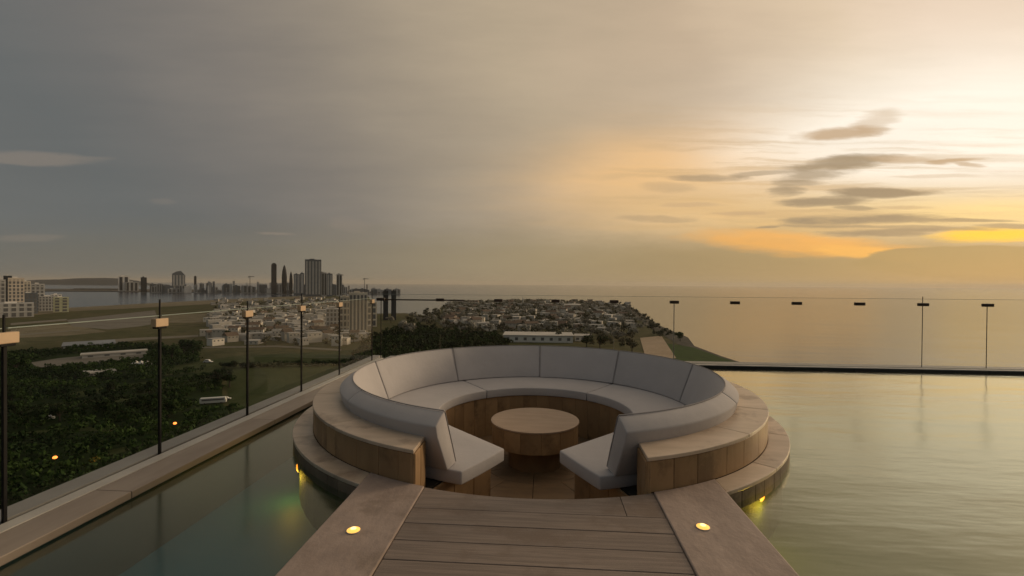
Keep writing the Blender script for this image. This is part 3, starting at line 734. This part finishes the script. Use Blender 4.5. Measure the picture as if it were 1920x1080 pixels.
def wood(name, poly_px, spacing, mat, hmul, holes=(), size=1.1, per=11, nl=5, keep=1.0):
    P = [gp(*p) for p in poly_px]; P = [(p.x, p.y) for p in P]; Hs = [[(gp(*p).x, gp(*p).y) for p in h] for h in holes]
    x0, x1 = min(p[0] for p in P), max(p[0] for p in P); y0, y1 = min(p[1] for p in P), max(p[1] for p in P)
    protos = [leaf_cloud(rng, nl, per, size, 3.1, 4.6, 1.2) for _ in range(6)]
    V = []; Fc = []; k = 0; y = y0
    while y < y1:
        x = x0
        while x < x1:
            xx, yy = x + rng.uniform(-.6, .6) * spacing, y + rng.uniform(-.6, .6) * spacing
            x += spacing
            if rng.random() > keep or not in_poly(xx, yy, P) or any(in_poly(xx, yy, h) for h in Hs): continue
            v, f = protos[rng.integers(6)]; a = rng.uniform(0, 6.28); s = rng.uniform(.7, 1.25) * hmul
            ca_, sa_ = math.cos(a) * s, math.sin(a) * s
            q = np.stack([v[:, 0] * ca_ - v[:, 1] * sa_ + xx, v[:, 0] * sa_ + v[:, 1] * ca_ + yy, v[:, 2] * s * rng.uniform(.8, 1.2) + GZ], 1)
            V.append(q); Fc.append(np.arange(len(v)).reshape(-1, 4) + k); k += len(v)
        y += spacing
    V = np.concatenate(V); Fc = np.concatenate(Fc)
    me = bpy.data.meshes.new(name); me.vertices.add(len(V)); me.vertices.foreach_set('co', V.astype(np.float32).ravel())
    me.loops.add(Fc.size); me.loops.foreach_set('vertex_index', Fc.astype(np.int32).ravel())
    me.polygons.add(len(Fc)); me.polygons.foreach_set('loop_start', np.arange(0, Fc.size, 4, dtype=np.int32)); me.update(calc_edges=True); me.validate()
    me.materials.append(mat)
    return link(name, me)
plaza_px = [(40, 684), (110, 668), (240, 655), (300, 660), (265, 676), (150, 690), (60, 696)]
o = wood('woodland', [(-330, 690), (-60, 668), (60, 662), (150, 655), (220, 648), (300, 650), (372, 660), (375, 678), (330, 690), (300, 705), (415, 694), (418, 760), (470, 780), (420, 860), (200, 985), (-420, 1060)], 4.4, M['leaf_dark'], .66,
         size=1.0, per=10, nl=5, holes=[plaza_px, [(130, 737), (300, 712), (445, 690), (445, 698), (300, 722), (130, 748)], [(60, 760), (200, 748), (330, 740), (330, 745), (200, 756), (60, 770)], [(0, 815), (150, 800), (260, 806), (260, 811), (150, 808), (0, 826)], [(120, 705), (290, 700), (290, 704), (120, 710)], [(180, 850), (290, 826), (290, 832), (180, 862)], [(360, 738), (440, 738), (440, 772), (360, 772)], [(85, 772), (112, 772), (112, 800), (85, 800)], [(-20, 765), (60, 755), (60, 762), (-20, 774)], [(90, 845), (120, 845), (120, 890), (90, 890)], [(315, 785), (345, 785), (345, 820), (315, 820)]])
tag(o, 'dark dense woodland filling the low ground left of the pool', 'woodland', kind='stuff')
o = wood('woodland', [(690, 640), (760, 610), (830, 625), (930, 632), (960, 650), (900, 690), (650, 700)], 6.5, M['leaf_dark'], 1.05)
tag(o, 'dark trees massed just behind the far left back cushions', 'woodland', kind='stuff')
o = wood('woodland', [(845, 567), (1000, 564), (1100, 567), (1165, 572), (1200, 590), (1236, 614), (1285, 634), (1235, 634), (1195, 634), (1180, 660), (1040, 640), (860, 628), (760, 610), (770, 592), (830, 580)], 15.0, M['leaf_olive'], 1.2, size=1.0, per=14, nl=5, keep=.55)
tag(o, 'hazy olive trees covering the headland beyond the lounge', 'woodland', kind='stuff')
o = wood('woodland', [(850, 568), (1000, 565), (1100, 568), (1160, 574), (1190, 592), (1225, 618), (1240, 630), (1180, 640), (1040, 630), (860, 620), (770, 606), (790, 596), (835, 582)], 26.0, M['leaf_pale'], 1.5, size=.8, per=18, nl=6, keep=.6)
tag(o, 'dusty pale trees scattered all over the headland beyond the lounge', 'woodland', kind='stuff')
o = wood('shrubbery', [(400, 572), (690, 560), (690, 650), (560, 655), (470, 650), (480, 620), (400, 610)], 17.0, M['leaf_olive'], 1.0, size=1.3, per=10, nl=4, keep=.4)
tag(o, 'scattered low trees between the houses on the plain', 'shrubbery', kind='stuff')
# trees one can tell apart
TR = [(762, 632, 2.3, 'leaf_pale', 'large pale-crowned tree in front of the dark trees left of the white roof'), (800, 608, 1.5, 'leaf_pale', 'pale tree behind the largest pale-crowned tree'),
      (733, 606, 1.3, 'leaf_pale', 'pale tree at the foot of the two dark columns'), (770, 596, 1.2, 'leaf_pale', 'small pale tree right of the two dark columns'),
      (880, 632, 1.5, 'leaf_olive', 'brown-green tree left of the long white roof'), (905, 640, 1.3, 'leaf_dark', 'dark tree touching the left end of the long white roof'),
      (1100, 652, 1.5, 'leaf_dark', 'dark tree right of the long white roof'), (1125, 655, 1.6, 'leaf_dark', 'dark tree second from the right end of the long white roof'),
      (1185, 662, 1.6, 'leaf_olive', 'olive tree left of the sandy clearing'), (1160, 640, 1.5, 'leaf_pale', 'dusty tree above the olive tree near the sandy clearing'),
      (1225, 626, 1.6, 'leaf_olive', 'olive tree above the sandy clearing at the shore'), (1275, 640, 1.3, 'leaf_dark', 'dark tree at the tip of the rocky shore'),
      (345, 672, 1.9, 'leaf_dark', 'round dark tree clump beside the left lawn, right of the tall black post'), (322, 680, 1.7, 'leaf_dark', 'dark tree behind the tall black post on the lawn edge'),
      (362, 668, 1.6, 'leaf_dark', 'dark tree at the right tip of the clump on the lawn'), (30, 700, 1.5, 'leaf_dark', 'dark tree at the left frame edge below the plaza'),
      (430, 726, 1.3, 'leaf_dark', 'dark tree behind the white bus'), (405, 722, 1.2, 'leaf_dark', 'small dark tree left of the one behind the white bus')]
for px, py, s, kd, lab in TR: tree(gp(px, py), s, kd, lab, None)
for i in range(60):                              # loose trees on the headland that stand out by their pale crowns
    tree(gp(random.uniform(835, 1190), random.uniform(572, 630)), random.uniform(1.0, 1.8), random.choice(['leaf_pale', 'leaf_pale', 'leaf_olive']),
         'dusty pale-crowned tree rising among the olive trees on the headland', 'pale trees on the headland')
for i in range(22):
    tree(gp(random.uniform(425, 690), random.uniform(590, 650)), random.uniform(.8, 1.2), random.choice(['leaf_dark', 'leaf_olive']), 'small green tree standing between the houses on the plain', 'trees between the houses')
for i in range(16):
    tree(gp(random.uniform(-40, 350), random.uniform(700, 800)), random.uniform(.75, 1.05), 'leaf_dark', 'tall spreading tree standing out of the dark wood left of the pool', 'taller trees in the near wood')
hd = empty('hedge', gp(540, 688)); p0, p1 = gp(415, 690), gp(680, 684); dv = (p1 - p0); nseg = 26; hv = []; hf = []; kk = 0
for i in range(nseg):
    v, f = leaf_cloud(rng, 4, 26, .9, 3.4, 3.6, .2); q = p0 + dv * (i + .5) / nseg
    hv.append(v + np.array([q.x, q.y, GZ])); hf += [tuple(a + kk for a in ff) for ff in f]; kk += len(v)
bpy.data.objects.remove(hd)
tag(link('hedge', pmesh('hedge', np.concatenate(hv), hf, M['leaf_dark'])), 'long dark hedge crossing the field left of the lounge', 'hedge')

# ------------------------------------------------------------------ buildings
def wallm(name, a, v=.06, b_=None):
    return surf(name, a, b_ or tuple(x * .8 for x in a), .8, .05, 4, None, 0, vary=v, spec=.2)
M['w_cream'] = wallm('cream_render', (.72, .66, .55)); M['w_grey'] = wallm('grey_render', (.50, .50, .49)); M['w_dark'] = wallm('dark_glass_front', (.030, .036, .045))
M['w_blue'] = wallm('blue_grey_front', (.15, .175, .205)); M['w_white'] = wallm('white_render', (.78, .76, .72)); M['w_green'] = wallm('pale_green_render', (.46, .48, .34))
M['w_pink'] = wallm('terracotta_render', (.72, .64, .54)); M['pane'] = wallm('window_dark', (.15, .155, .16), 0); M['roof_red'] = wallm('tiled_roof', (.145, .105, .08), .2)
M['roof_pale'] = wallm('pale_flat_roof', (.50, .48, .45), .15); M['w_house'] = wallm('house_render', (.60, .56, .50), .35); M['w_blueroof'] = wallm('blue_grey_sheet_roof', (.26, .28, .31))
def put(name, px0, px1, ybase, lab, cat, grp=None, z=GZ):
    p = gp((px0 + px1) / 2, ybase, z); k = mpp(p); rz = -math.atan2(p.x, p.y)
    return tag(empty(name, p, rz), lab, cat, grp), (px1 - px0) * k, k
def block(name, px0, px1, ytop, ybase, mat, lab, cat='tower', grp=None, strips=0, floors=0, crown=None, depth=.8, taper=1.0, z=GZ, roofbox=True, smat='pane', cmat=None):
    o, w, k = put(name, px0, px1, ybase, lab, cat, grp, z)
    h = (ybase - ytop) * k; d = w * depth; hw = w / 2
    mb = MB()
    if crown == 'bullet':
        prof = [(hw * .8, -2), (hw, h * .35), (hw * .98, h * .6), (hw * .75, h * .82), (hw * .4, h * .94), (hw * .08, h)]
        mb.lathe(prof, 14); mb.build('wall', M[mat], o, smooth=True)
    elif crown == 'rounded':
        pts = [(-hw, -2), (hw, -2), (hw, h * .94), (hw * .6, h * .985), (-.1 * hw, h), (-hw * .8, h * .97), (-hw, h * .93)]
        mb.prism(pts, -d / 2, d / 2); mb.v = [(a, b, c) for a, c, b in mb.v]; mb.build('wall', M[mat], o)
    elif crown == 'slant':
        pts = [(-hw, -2), (hw, -2), (hw, h * .80), (hw * .35, h), (-hw * .35, h * .97), (-hw, h * .86)]
        mb.prism(pts, -d / 2, d / 2); mb.v = [(a, b, c) for a, c, b in mb.v]; mb.build('wall', M[mat], o)
    else:
        t = taper
        mb.add([(-hw, -d / 2, -2), (hw, -d / 2, -2), (hw, d / 2, -2), (-hw, d / 2, -2), (-hw * t, -d / 2 * t, h), (hw * t, -d / 2 * t, h), (hw * t, d / 2 * t, h), (-hw * t, d / 2 * t, h)],
               [(3, 2, 1, 0), (4, 5, 6, 7), (0, 1, 5, 4), (1, 2, 6, 5), (2, 3, 7, 6), (3, 0, 4, 7)]); mb.build('wall', M[mat], o)
        if roofbox and w > 4 * k: MB().box(-hw * .45, hw * .15, -d * .25, d * .25, h, h + max(1.6 * k, 2)).build('roof_block', M[cmat or mat], o)
    if strips:
        sm = MB().box(-w / strips * .27, w / strips * .27, -d / 2 - .22 * k, -d / 2 * .97, h * .05, h * (.80 if crown else .95)).mesh('window_strip', M[smat])
        for i in range(strips):
            link('window_strip', sm, o, (-hw * .97 + w * .97 * (i + .5) / strips, 0, 0))
    if floors:
        fm = MB().box(-hw * 1.015, hw * 1.015, -d / 2 - .34 * k, d / 2, 0, h / floors * .28).mesh('floor_band', M[mat])
        for i in range(1, floors): link('floor_band', fm, o, (0, 0, h * i / floors))
    return o
# left cluster on the beach
CL = [(-14, 6, 524, 590, 'w_grey', 'grey tower block cut by the left frame edge', 3, 9), (9, 20, 517, 586, 'w_dark', 'narrow dark glass tower, tallest in the left beach cluster', 0, 0),
      (20, 41, 521, 592, 'w_pink', 'tall warm cream tower with a white roof beside the narrow dark tower', 4, 11), (41, 55, 527, 580, 'w_cream', 'cream tower right of the tallest warm tower on the beach', 3, 9),
      (44, 66, 549, 588, 'w_blue', 'dull blue-grey block in front of the cream tower on the beach', 4, 6), (62, 80, 532, 583, 'w_grey', 'grey tower with a white cap in the middle of the beach cluster', 3, 8),
      (78, 104, 555, 583, 'w_grey', 'wide low grey apartment block on the beach', 6, 5), (98, 113, 552, 579, 'w_white', 'pale block behind the low grey apartments on the beach', 3, 5),
      (104, 125, 557, 585, 'w_green', 'pale green apartment block, last in the row on the beach', 2, 5), (0, 52, 568, 594, 'w_grey', 'broad pale podium building at the left end of the beach', 5, 3)]
for x0, x1, yt, yb, m, lab, ns, nf in CL: block('apartment_tower', x0, x1, yt, yb, m, lab, 'tower', 'towers on the beach at the left', ns, nf, cmat='w_white')
# skyline across the bay
SK = [(509, 518, 493, 551, 'w_dark', 'slim dark tower with a rounded top, left of the bullet-shaped tower', 0, 'rounded'), (528.5, 537.5, 497, 551, 'w_dark', 'dark bullet-shaped tower in the skyline', 0, 'bullet'),
      (542.5, 548.5, 509, 551, 'w_dark', 'small dark pointed tower right of the bullet-shaped one', 0, 'bullet'), (551, 562, 514, 551, 'w_blue', 'dark blue slab tower, left one of a pair', 2, None),
      (563, 570, 512, 551, 'w_blue', 'narrow blue slab tower, right one of a pair', 1, None), (573, 601, 487, 555, 'w_blue', 'tallest and widest blue-grey tower of the skyline', 5, None),
      (599, 612, 511, 555, 'w_grey', 'grey tower leaning against the right of the tallest tower', 3, None), (613, 623, 513, 555, 'w_blue', 'blue-grey tower second right of the tallest one', 2, None),
      (631, 641, 514, 555, 'w_grey', 'thin grey tower standing apart right of the skyline core', 2, None), (325, 345, 508, 548, 'w_blue', 'blue-grey tower with a slanted white top across the bay', 4, 'slant'),
      (364, 368, 517, 548, 'w_dark', 'needle-thin dark obelisk tower across the bay', 0, 'rounded'), (265, 274, 520, 548, 'w_dark', 'dark blue slab standing alone at the water across the bay', 0, None),
      (224, 240, 518, 546, 'w_white', 'white stepped building at the left end of the far shore', 2, None), (238, 257, 529, 546, 'w_grey', 'low grey building beside the white stepped one across the bay', 3, None)]
for x0, x1, yt, yb, m, lab, ns, cr in SK: block('city_tower', x0, x1, yt, yb, m, lab, 'tower', 'skyline across the bay', ns, 0, cr, z=SEA + 3, smat='w_dark' if m != 'w_blue' else 'w_grey')
for i in range(95):
    x0 = random.uniform(280, 740); w = random.uniform(4, 15); hh = random.choice([6, 9, 12, 14, 17]) + random.uniform(-2, 3)
    if x0 > 640: hh *= .8
    yb = 548 + (x0 - 280) * .006
    block('city_block', x0, x0 + w, yb - hh, yb, random.choice(['w_grey', 'w_blue', 'w_white', 'w_grey', 'w_blue']), 'small pale building in the low skyline across the bay', 'building', 'low buildings across the bay', random.choice([0, 2, 3]), 0, z=SEA + 3)
for i in range(26):
    x0 = random.uniform(385, 735); w = random.uniform(2.0, 4.5); hh = random.uniform(12, 27) if x0 < 650 else random.uniform(10, 17)
    block('city_tower', x0, x0 + w, 549 - hh, 549, random.choice(['w_grey', 'w_blue', 'w_white', 'w_dark']), 'slender tower rising out of the low skyline across the bay', 'tower', 'slender towers across the bay', 0, 0, random.choice([None, None, 'rounded']), z=SEA + 3)
for px, hh in ((636, 37), (468, 34), (683, 30), (797, 0)):
    if not hh: continue
    o, w, k = put('crane', px, px + 1.2, 551, 'tower crane standing over the skyline ' + {636: 'right of the tallest tower', 468: 'left of the slim dark tower', 683: 'at the right end'}[px], 'crane', None, SEA + 3)
    MB().box(-k * .45, k * .45, -k * .45, k * .45, 0, hh * k).build('mast', M['w_dark'], o)
    MB().box(-3 * k, 7 * k, -k * .4, k * .4, (hh - 2.2) * k, (hh - 1.2) * k).build('jib', M['w_dark'], o)
    MB().box(-3 * k, -1.4 * k, -k * .6, k * .6, (hh - 4) * k, (hh - 2.25) * k).build('counterweight', M['w_grey'], o)
# cream slabs, and two dark columns standing in for reflections in the glass
block('apartment_slab', 655, 688, 549, 628, 'w_cream', 'tall cream apartment slab left of the two dark columns', 'building', None, 5, 0, cmat='w_cream')
block('apartment_slab', 637, 657, 556, 626, 'w_cream', 'lower cream block attached to the left of the tall cream slab', 'building', None, 3, 6)
block('apartment_slab', 688, 706, 566, 612, 'w_cream', 'small cream block right of the tall cream slab', 'building', None, 2, 4)
block('apartment_slab', 612, 638, 578, 620, 'w_grey', 'grey-green block left of the two cream slabs', 'building', None, 4, 5)
block('reflection_column', 718.5, 727.5, 545, 600, 'w_dark', 'left one of two matching dark columns standing in for a glass reflection', 'tower', None, 0, 0, depth=1)
block('reflection_column', 733.5, 742.5, 545, 600, 'w_dark', 'right one of two matching dark columns standing in for a glass reflection', 'tower', None, 0, 0, depth=1)
# long white-roofed hall behind the lounge, and smaller flat roofs
def hall(px0, px1, yb, hpx, dep, wall, roof, lab):
    o, w, k = put('hall', px0, px1, yb, lab, 'hall'); h = hpx * k
    MB().box(-w / 2, w / 2, 0, dep, -1, h).build('wall', M[wall], o)
    MB().box(-w / 2 - 1, w / 2 + 1, -1, dep + 1, h, h + .9).build('roof', M[roof], o)
    n = max(3, int(w / 9)); wm = MB().box(-1.6, 1.6, -.12, .05, h * .3, h * .75).mesh('window', M['pane'])
    for i in range(n): link('window', wm, o, (-w / 2 + w * (i + .5) / n, 0, 0))
    return o
hall(944, 1074, 642, 12, 34, 'w_white', 'roof_pale', 'long white flat-roofed hall right behind the far back cushions')
hall(1078, 1108, 640, 9, 20, 'w_house', 'roof_pale', 'small pale hall at the right end of the long white one')
hall(132, 204, 654, 7, 30, 'w_grey', 'w_blueroof', 'blue-grey sheet roofed shed at the runway end')
hall(170, 262, 668, 6, 8, 'w_grey', 'roof_pale', 'low grey shed on the far side of the plaza')
hall(166, 208, 704, 5, 9, 'w_house', 'roof_pale', 'small flat-roofed hut in the dark trees below the plaza')
hall(1058, 1088, 583, 11, 40, 'w_cream', 'roof_pale', 'cream square building on the ridge of the headland')
# houses
def house(p, w, d, h, rz, kind, lab, grp):
    o = tag(empty('house', p, rz), lab, 'house', grp)
    MB().box(-w / 2, w / 2, -d / 2, d / 2, -.5, h).build('wall', M['w_house'], o)
    if kind == 'flat': MB().box(-w / 2 - .25, w / 2 + .25, -d / 2 - .25, d / 2 + .25, h, h + .45).build('roof', M['roof_pale'], o)
    else:
        mb = MB().add([(-w / 2 - .5, -d / 2 - .5, h), (w / 2 + .5, -d / 2 - .5, h), (w / 2 + .5, d / 2 + .5, h), (-w / 2 - .5, d / 2 + .5, h), (-w / 2 - .5, 0, h + d * .3), (w / 2 + .5, 0, h + d * .3)],
                      [(0, 1, 5, 4), (2, 3, 4, 5), (1, 2, 5), (3, 0, 4), (3, 2, 1, 0)]); mb.build('roof', M['roof_red'], o)
    return o
wmesh = MB().box(-.7, .7, -.12, .05, 0, 1.3).mesh('window', M['pane'])
def house_field(n, xr, yr, lab, grp, big=1.0):
    for i in range(n):
        p = gp(random.uniform(*xr), random.uniform(*yr)); w, d_, h = random.uniform(8, 17) * big, random.uniform(7, 12) * big, random.choice([3.4, 6.4, 6.6, 9.5])
        o = house(p, w, d_, h, -math.atan2(p.x, p.y) + random.uniform(-.5, .5), random.choice(['flat', 'flat', 'gable']), lab, grp)
        for k in range(3): link('window', wmesh, o, (-w / 2 + w * (k + .5) / 3, -d_ / 2, h - 2.3))
house_field(150, (835, 1185), (568, 622), 'low pale house among the trees on the headland', 'houses on the headland', 1.15)
house_field(130, (385, 690), (561, 648), 'low drab house on the plain left of the cream slab', 'houses on the plain')
house_field(16, (1000, 1160), (566, 575), 'reddish house on the skyline of the headland', 'houses on the headland ridge', 1.3)
mb = MB()
def far_box(px, py):
    p = gp(px, py); w, d_, h = random.uniform(4, 8), random.uniform(4, 7), random.choice([3.2, 3.4, 6.2, 6.6, 9])
    a = -math.atan2(p.x, p.y) + random.uniform(-.5, .5); ca_, sa_ = math.cos(a), math.sin(a)
    pts = [(p.x + x * ca_ - y * sa_, p.y + x * sa_ + y * ca_) for x, y in ((-w, -d_), (w, -d_), (w, d_), (-w, d_))]
    mb.prism(pts, GZ - .5, GZ + h)
for i in range(420): far_box(random.uniform(400, 690), random.triangular(558, 640, 566))
for i in range(300): far_box(random.uniform(840, 1180), random.triangular(567, 618, 572))
tag(mb.build('houses', M['roof_pale']), 'small pale houses packed behind the nearer ones on plain and headland', 'houses', kind='stuff')
# church-like spire on the ridge and a water tower
o, w, k = put('mast', 979, 982, 574, 'thin pointed spire on the ridge of the headland', 'spire'); MB().tube((0, 0, -1), (0, 0, 16 * k * 1.2), 3.2, .3, 6).build('spire', M['w_grey'], o); MB().box(-5, 5, -5, 5, -1, 9).build('base', M['w_pink'], o)

# ------------------------------------------------------------------ small things on the low ground
M['car_white'] = surf('white_vehicle_paint', (.62, .62, .60), (.58, .58, .56), .35, 2, 2, None, 0); M['tyre'] = surf('black_rubber', (.02, .02, .02), (.015, .015, .015), .9, 4, 2, None, 0)
def vehicle(name, p, L, Wd, Hh, rz, lab, cat, bus=False):
    o = tag(empty(name, p, rz), lab, cat)
    if bus: pts = [(-L / 2, .5), (L / 2, .5), (L / 2, Hh * .55), (L / 2 - .35, Hh), (-L / 2 + .2, Hh), (-L / 2, Hh * .9)]
    else: pts = [(-L / 2, .3), (L / 2, .3), (L / 2, .75), (L * .3, .9), (L * .12, Hh), (-L * .28, Hh), (-L * .42, .95), (-L / 2, .85)]
    mb = MB().prism(pts, -Wd / 2, Wd / 2); mb.v = [(a, c, b) for a, b, c in mb.v]; mb.build('body', M['car_white'], o, bevel=.08)
    wl, wh, wz = (L * .84, Hh * .27, Hh * .56) if bus else (L * .42, Hh * .24, Hh * .66)
    MB().box(-wl / 2 - (0 if bus else L * .07), wl / 2 - (0 if bus else L * .07), -Wd / 2 - .02, Wd / 2 + .02, wz, wz + wh).build('window', M['pane'], o)
    for sx in (-.31, .31):
        for sy in (-1, 1): MB().tube((sx * L, sy * (Wd / 2 - .12), .36), (sx * L, sy * (Wd / 2 + .04), .36), .36, None, 12).build('wheel', M['tyre'], o)
    return o
G = lambda px, py: gp(px, py) + Vector((0, 0, .18))
vehicle('bus', G(400, 757), 11.5, 2.5, 3.0, .42, 'white bus parked in the dark clearing left of the lounge', 'bus', True)
vehicle('car', G(424, 750), 4.4, 1.8, 1.5, .42, 'small white car just right of the white bus', 'car')
vehicle('van', G(88, 789), 5.0, 2.0, 2.1, .3, 'white van alone among the dark trees at the lower left', 'van', True)
vehicle('car', G(390, 680), 6.2, 2.4, 2.2, .2, 'pale car on the lawn right of the tree clump', 'car')
M['tent'] = surf('white_canvas', (.66, .65, .62), (.60, .59, .56), .8, 3, 3, None, 0)
o = tag(empty('pavilion', G(265, 690)), 'white peaked pavilion at the edge of the plaza', 'pavilion')
for i in range(3):
    mb = MB(); x = (i - 1) * 4.2; mb.add([(x - 2, -2, 3), (x + 2, -2, 3), (x + 2, 2, 3), (x - 2, 2, 3), (x, 0, 5.2)], [(0, 1, 4), (1, 2, 4), (2, 3, 4), (3, 0, 4), (3, 2, 1, 0)]); mb.build('canopy', M['tent'], o)
    for sx in (-1.9, 1.9):
        for sy in (-1.9, 1.9): MB().tube((x + sx, sy, 0), (x + sx, sy, 3), .08).build('leg', M['tent'], o)
def yard_lamp(px, py, lab):
    o = tag(empty('yard_lamp', gp(px, py)), lab, 'lamp', 'amber lamps in the dark trees')
    MB().tube((0, 0, -.2), (0, 0, 5.6), .09, .06).build('pole', M['post'], o)
    MB().lathe([(.12, 5.5), (.55, 5.7), (.62, 6.0), (.4, 6.3), (.08, 6.4)], 12).build('lamp_head', M['lamp_far'], o, smooth=True)
yard_lamp(103, 893, 'orange lamp glowing in the dark trees at the lower left')
yard_lamp(328, 822, 'orange lamp glowing in the trees beside the tall black post')

# ------------------------------------------------------------------ haze over the sea and the city
hz_m = bpy.data.materials.new('haze'); hz_m.use_nodes = True; t = hz_m.node_tree; t.nodes.clear()
pv = t.nodes.new('ShaderNodeVolumePrincipled'); pv.inputs['Color'].default_value = (.90, .84, .74, 1); pv.inputs['Density'].default_value = 3.2e-5; pv.inputs['Anisotropy'].default_value = .25
oo = t.nodes.new('ShaderNodeOutputMaterial'); t.links.new(pv.outputs[0], oo.inputs['Volume'])
tag(MB().box(-S - 300, S + 300, -3300, S + 300, -64.8, 175).build('haze', hz_m), kind='stuff')
